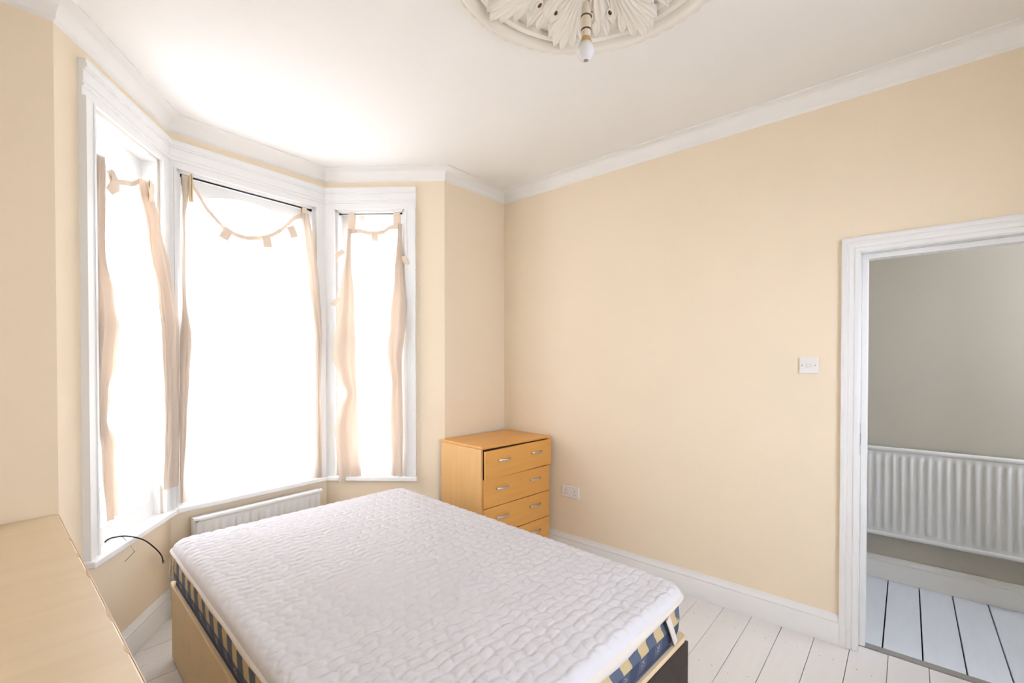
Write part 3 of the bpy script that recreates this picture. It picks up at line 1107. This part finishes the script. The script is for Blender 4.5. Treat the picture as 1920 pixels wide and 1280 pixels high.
for r in range(4):
    hgt = .193
    z1 = z - .005
    z0 = z1 - hgt
    dr = bpy.data.objects.new('drawer', None)
    dr.empty_display_size = .05
    C.objects.link(dr)
    dr.parent = chest
    fw = hw - .012 if r else hw - .004
    dr.location = (0, -hd, z0)
    if r == 0:
        dr.location = (.008, -hd - .012, z0 + .001)
        dr.rotation_euler = (0, math.radians(-.4), math.radians(1.2))
    MB().box(-fw, fw, -.010, .006, 0, hgt).build('drawer_front', 'beech', dr, bevel=.0015)
    mb = MB().box(-hw + .03, -hw + .042, .032, CD - .05, .02, hgt - .03).box(hw - .042, hw - .03, .032, CD - .05, .02, hgt - .03)
    mb.box(-hw + .03, hw - .03, CD - .062, CD - .05, .02, hgt - .03).box(-hw + .03, hw - .03, .032, CD - .05, .018, .024)
    mb.build('drawer_box', 'inside', dr)
    for hx in (-.165, .175):
        rows = []
        n = 14
        for k in range(n + 1):
            t = -1 + 2 * k / n
            x = hx + .060 * t
            y = -.012 - .020 * (1 - t * t)
            zz = hgt * .60
            w = .0075 * (1 - .25 * t * t)
            rows.append([(x, y - .003, zz - w), (x, y - .0045, zz), (x, y - .003, zz + w), (x, y + .002, zz + w), (x, y + .002, zz - w)])
        mb = MB().grid(rows, closed_u=True, cap=True)
        mb.box(hx - .060, hx - .050, -.018, -.009, hgt * .6 - .006, hgt * .6 + .006).box(hx + .050, hx + .060, -.018, -.009, hgt * .6 - .006, hgt * .6 + .006)
        hnd = mb.build('handle', 'steel', dr, smooth=False)
        autosmooth(hnd, 50)
    z = z0

# ---------------------------------------------------------------- low cabinet by the camera
GW, GL, GH = .60, 1.60, .869
cab = thing('low_cabinet', 'low pale veneer cabinet with a worn edge beside the left of the bay', 'cabinet', (.185 - GW / 2, 2.545 - GL / 2, 0), math.radians(.55))
a, b = GW / 2, GL / 2
MB().box(-a, a - .003, -b, b, GH - .022, GH).build('top', 'cab', cab, bevel=.003)
MB().box(a - .003, a, -b, b, GH - .022, GH - .0015).build('edge_band', 'cabedge', cab, bevel=.001)
for sy in (-1, 1):
    MB().box(-a, a - .02, sy * b - (.018 if sy > 0 else 0), sy * b + (.018 if sy < 0 else 0), 0, GH - .022).build('end_panel', 'cab', cab)
MB().box(-a, -a + .012, -b + .018, b - .018, .02, GH - .022).build('back_panel', 'cab', cab)
MB().box(-a + .012, a - .04, -b + .018, b - .018, .06, .078).build('bottom_panel', 'cab', cab)
MB().box(a - .06, a - .045, -b + .018, b - .018, 0, .06).build('plinth', 'cab', cab)
for k in range(3):
    y0 = -b + .004 + k * (GL - .008) / 3
    dd = MB().box(a - .020, a - .002, y0 + .002, y0 + (GL - .008) / 3 - .002, .065, GH - .026).build('cabinet_door', 'cab', cab, bevel=.002)
    MB().box(a - .002, a + .018, y0 + .06, y0 + .07, GH - .22, GH - .10).build('handle', 'steel', dd, bevel=.003)
# chipped veneer spots along the worn right edge
for y, ln_ in ((.42, .03), (.22, .03), (.02, .045), (-.30, .05), (-.50, .03)):
    MB().prism([(a - .0032, y - ln_), (a - .0032, y + ln_), (a - .006, y + ln_ * .5), (a - .008, y - ln_ * .1), (a - .006, y - ln_ * .7)], GH - .0005, GH + .0004).build('chipped_veneer', 'cabedge', cab)

# ---------------------------------------------------------------- bed
BWID, BLEN = 1.337, 2.045
ROT = math.radians(-2.6)
BC = (1.2035, 1.711)
hx, hy = BWID / 2, BLEN / 2


def rrect(w, l, r, n=8):
    """rounded rectangle outline, counter-clockwise, starting on the near side"""
    pts = []
    for cx, cy, a0 in ((w - r, -l + r, -PI / 2), (w - r, l - r, 0), (-w + r, l - r, PI / 2), (-w + r, -l + r, PI)):
        for k in range(n + 1):
            a = a0 + PI / 2 * k / n
            pts.append(Vector((cx + r * math.cos(a), cy + r * math.sin(a))))
    # densify the straight runs
    out_ = []
    for k, p in enumerate(pts):
        q = pts[(k + 1) % len(pts)]
        out_.append(p)
        m = int((q - p).length / .05)
        for e in range(1, m):
            out_.append(p.lerp(q, e / m))
    return out_


bed = thing('divan_base', 'beige divan bed base with a dark charcoal foot end under the mattress', 'bed base', (BC[0], BC[1], 0), ROT)
ol = rrect(hx, hy, .03, 5)
mb = MB()
mb.grid([[(p.x, p.y, z) for p in ol] for z in (.012, .372)], closed_u=True, cap=True)
o = mb.build('body', 'divan', bed, bevel=.006)
olt = rrect(hx + .004, hy + .004, .032, 5)
mb = MB().grid([[(p.x, p.y, z) for p in olt] for z in (.364, .370, .378, .384)], closed_u=True, cap=True)
mb.build('top_deck', 'divan', bed, bevel=.004)
mb = MB().box(-hx + .004, hx - .002, -hy - .009, -hy + .004, .016, .362)
mb.build('foot_panel', 'divan_dark', bed, bevel=.004)['label'] = 'dark charcoal fabric foot end'
for sx in (-1, 1):
    for sy in (-1, 0, 1):
        MB().lathe([(.0005, 0), (.022, 0), (.022, .010), (.016, .014)], (sx * (hx - .08), sy * (hy - .10)), 16).build('foot', 'dark', bed)

# mattress with bulging patterned sides
mat_o = thing('mattress', 'blue and straw checked mattress on the divan base', 'mattress', (BC[0], BC[1], .386), ROT)
mz = [(0, -.004), (.010, .006), (.040, .016), (.085, .020), (.140, .016), (.180, .006), (.190, -.004)]
MT = .190
base_ol = rrect(hx - .018, hy - .018, .07, 8)
cent = Vector((0, 0))
rows = []
for z, d in mz:
    row = []
    for k, p in enumerate(base_ol):
        q = base_ol[(k + 1) % len(base_ol)] - base_ol[k - 1]
        nn = Vector((q.y, -q.x)).normalized()
        wv = .004 * noise.noise((p.x * 6, p.y * 6, z * 10))
        row.append(Vector((p.x + nn.x * (d + wv), p.y + nn.y * (d + wv), z)))
    rows.append(row)
mb = MB().grid(rows, closed_u=True, cap=True)
o = mb.build('ticking_cover', 'ticking', mat_o, smooth=True)
uv = o.data.uv_layers.new(name='uv')
acc = [0]
for k in range(len(base_ol)):
    acc.append(acc[-1] + (base_ol[(k + 1) % len(base_ol)] - base_ol[k]).length)
nO = len(base_ol)
for poly in o.data.polygons:
    if len(poly.vertices) > 4:
        continue
    ks = [v % nO for v in poly.vertices]
    wrap = max(ks) - min(ks) > nO / 2
    for li, v in zip(poly.loop_indices, poly.vertices):
        k = v % nO
        u = acc[nO] if (wrap and k == 0) else acc[k]
        uv.data[li].uv = (u, o.data.vertices[v].co.z)
for z, d in ((.004, .004), (.186, .004)):
    ring = []
    for k, p in enumerate(base_ol):
        q = base_ol[(k + 1) % len(base_ol)] - base_ol[k - 1]
        nn = Vector((q.y, -q.x)).normalized()
        ring.append([Vector((p.x + nn.x * (d + .006 * math.cos(a)), p.y + nn.y * (d + .006 * math.cos(a)), z + .006 * math.sin(a))) for a in [2 * PI * e / 8 for e in range(8)]])
    MB().grid(ring, closed_u=True, closed_v=True).build('piping', 'piping', mat_o, smooth=True)

# quilted protector lying over the mattress, elastic straps at the corners
PZ = .386 + MT
prot = thing('mattress_protector', 'white quilted mattress protector lying over the mattress', 'mattress protector', (BC[0], BC[1], PZ), ROT)


def quilt_h(x, y):
    a, b = .054, .041
    u = x / a + .17 * math.sin(2 * PI * y / (b * 2) + .8 * math.sin(x * 11))
    v = y / b + .13 * math.sin(2 * PI * x / (a * 2) + PI / 2 + .8 * math.sin(y * 9))
    fu = abs(u - math.floor(u) - .5) * 2
    fv = abs(v - math.floor(v) - .5) * 2
    return (1 - fu ** 4.0) * (1 - fv ** 4.0)


NX, NY = 236, 360
qx, qy = hx + .004, hy + .004
RC = .085
rows = []
for j in range(NY + 1):
    row = []
    for i in range(NX + 1):
        X = (-1 + 2 * i / NX)
        Y = (-1 + 2 * j / NY)
        x, y = X * qx, Y * qy
        # round the corners of the sheet
        ax, ay = qx - abs(x), qy - abs(y)
        if ax < RC and ay < RC:
            dx, dy = RC - ax, RC - ay
            m = max(dx, dy)
            e = math.hypot(dx, dy)
            if e > 1e-6:
                k = m / e
                x = math.copysign(qx - RC + dx * k, x)
                y = math.copysign(qy - RC + dy * k, y)
                ax = ay = RC - m
        edge = min(ax, ay)
        wr = .010 * noise.noise((x * 2.2, y * 2.2, 1.7)) + .005 * noise.noise((x * 7 + y * 4, y * 5 - x * 3, 4.2))
        rid = .006 * math.exp(-((x * .55 - y - .42 + .05 * math.sin(x * 9)) / .02) ** 2) * max(0, 1 - abs(x - .05) / .35)
        rid += .008 * math.exp(-(((x - hx + .20) * 1.2 + (y + hy - .30)) / .025) ** 2) * max(0, 1 - math.hypot(x - hx + .17, y + hy - .25) / .22)
        fade = min(1, edge / .03)
        z = .012 + .0066 * quilt_h(x, y) * fade + wr * min(1, edge / .12) + rid
        # rolled edge
        if edge < .045:
            t = 1 - edge / .045
            z -= .030 * (1 - math.sqrt(max(0, 1 - t * t)))
        row.append((x, y, z))
    rows.append(row)
MB().grid(rows).build('quilted_sheet', 'quilt', prot, smooth=True)
# cream elastic skirt, deeper between the corners
ring_o = rrect(qx, qy, RC, 10)
rows = [[], [], [], [], []]
for k, p in enumerate(ring_o):
    q = ring_o[(k + 1) % len(ring_o)] - ring_o[k - 1]
    nn = Vector((q.y, -q.x)).normalized()
    cd = math.hypot(hx - abs(p.x), hy - abs(p.y))
    side = abs(p.x) > hx - .05
    full = .012 if (side and p.x < 0) else .034
    drop = .010 + (full - .010) * min(1, max(0, (cd - .06) / .26))
    drop += .006 * math.sin(k * .8) * min(1, cd / .4)
    for e, (f, o_) in enumerate(((0, -.001), (.25, .006), (.55, .010), (.85, .009), (1.0, .006))):
        rows[e].append((p.x + nn.x * o_, p.y + nn.y * o_, -.017 - drop * f))
MB().grid(rows, closed_u=True).build('elastic_skirt', 'hem', prot, smooth=True)
for sx in (-1, 1):
    for sy in (-1, 1):
        p0 = Vector((sx * (hx - .205), sy * (hy + .014), -.038))
        p1 = Vector((sx * (hx - .135), sy * (hy + .014), -.160))
        p2 = Vector((sx * (hx - .125), sy * (hy - .02), -.170))
        if sx < 0 and sy > 0:
            p0 = Vector((sx * (hx + .012), sy * (hy - .10), -.045))
            p1 = Vector((sx * (hx + .012), sy * (hy - .07), -.150))
            p2 = Vector((sx * (hx - .01), sy * (hy - .07), -.165))
        wd = Vector((.013, 0, .006)) if not (sx < 0 and sy > 0) else Vector((0, .011, .004))
        rows = [[p - wd, p + wd] for p in (p0, p0.lerp(p1, .5), p1, p2)]
        nrm_ = Vector((0, sy * .003, 0)) if not (sx < 0 and sy > 0) else Vector((sx * .003, 0, 0))
        rows2 = [[a_ + nrm_, b_ + nrm_] for a_, b_ in rows]
        MB().grid(rows).grid(rows2).build('corner_strap', 'hem', prot)
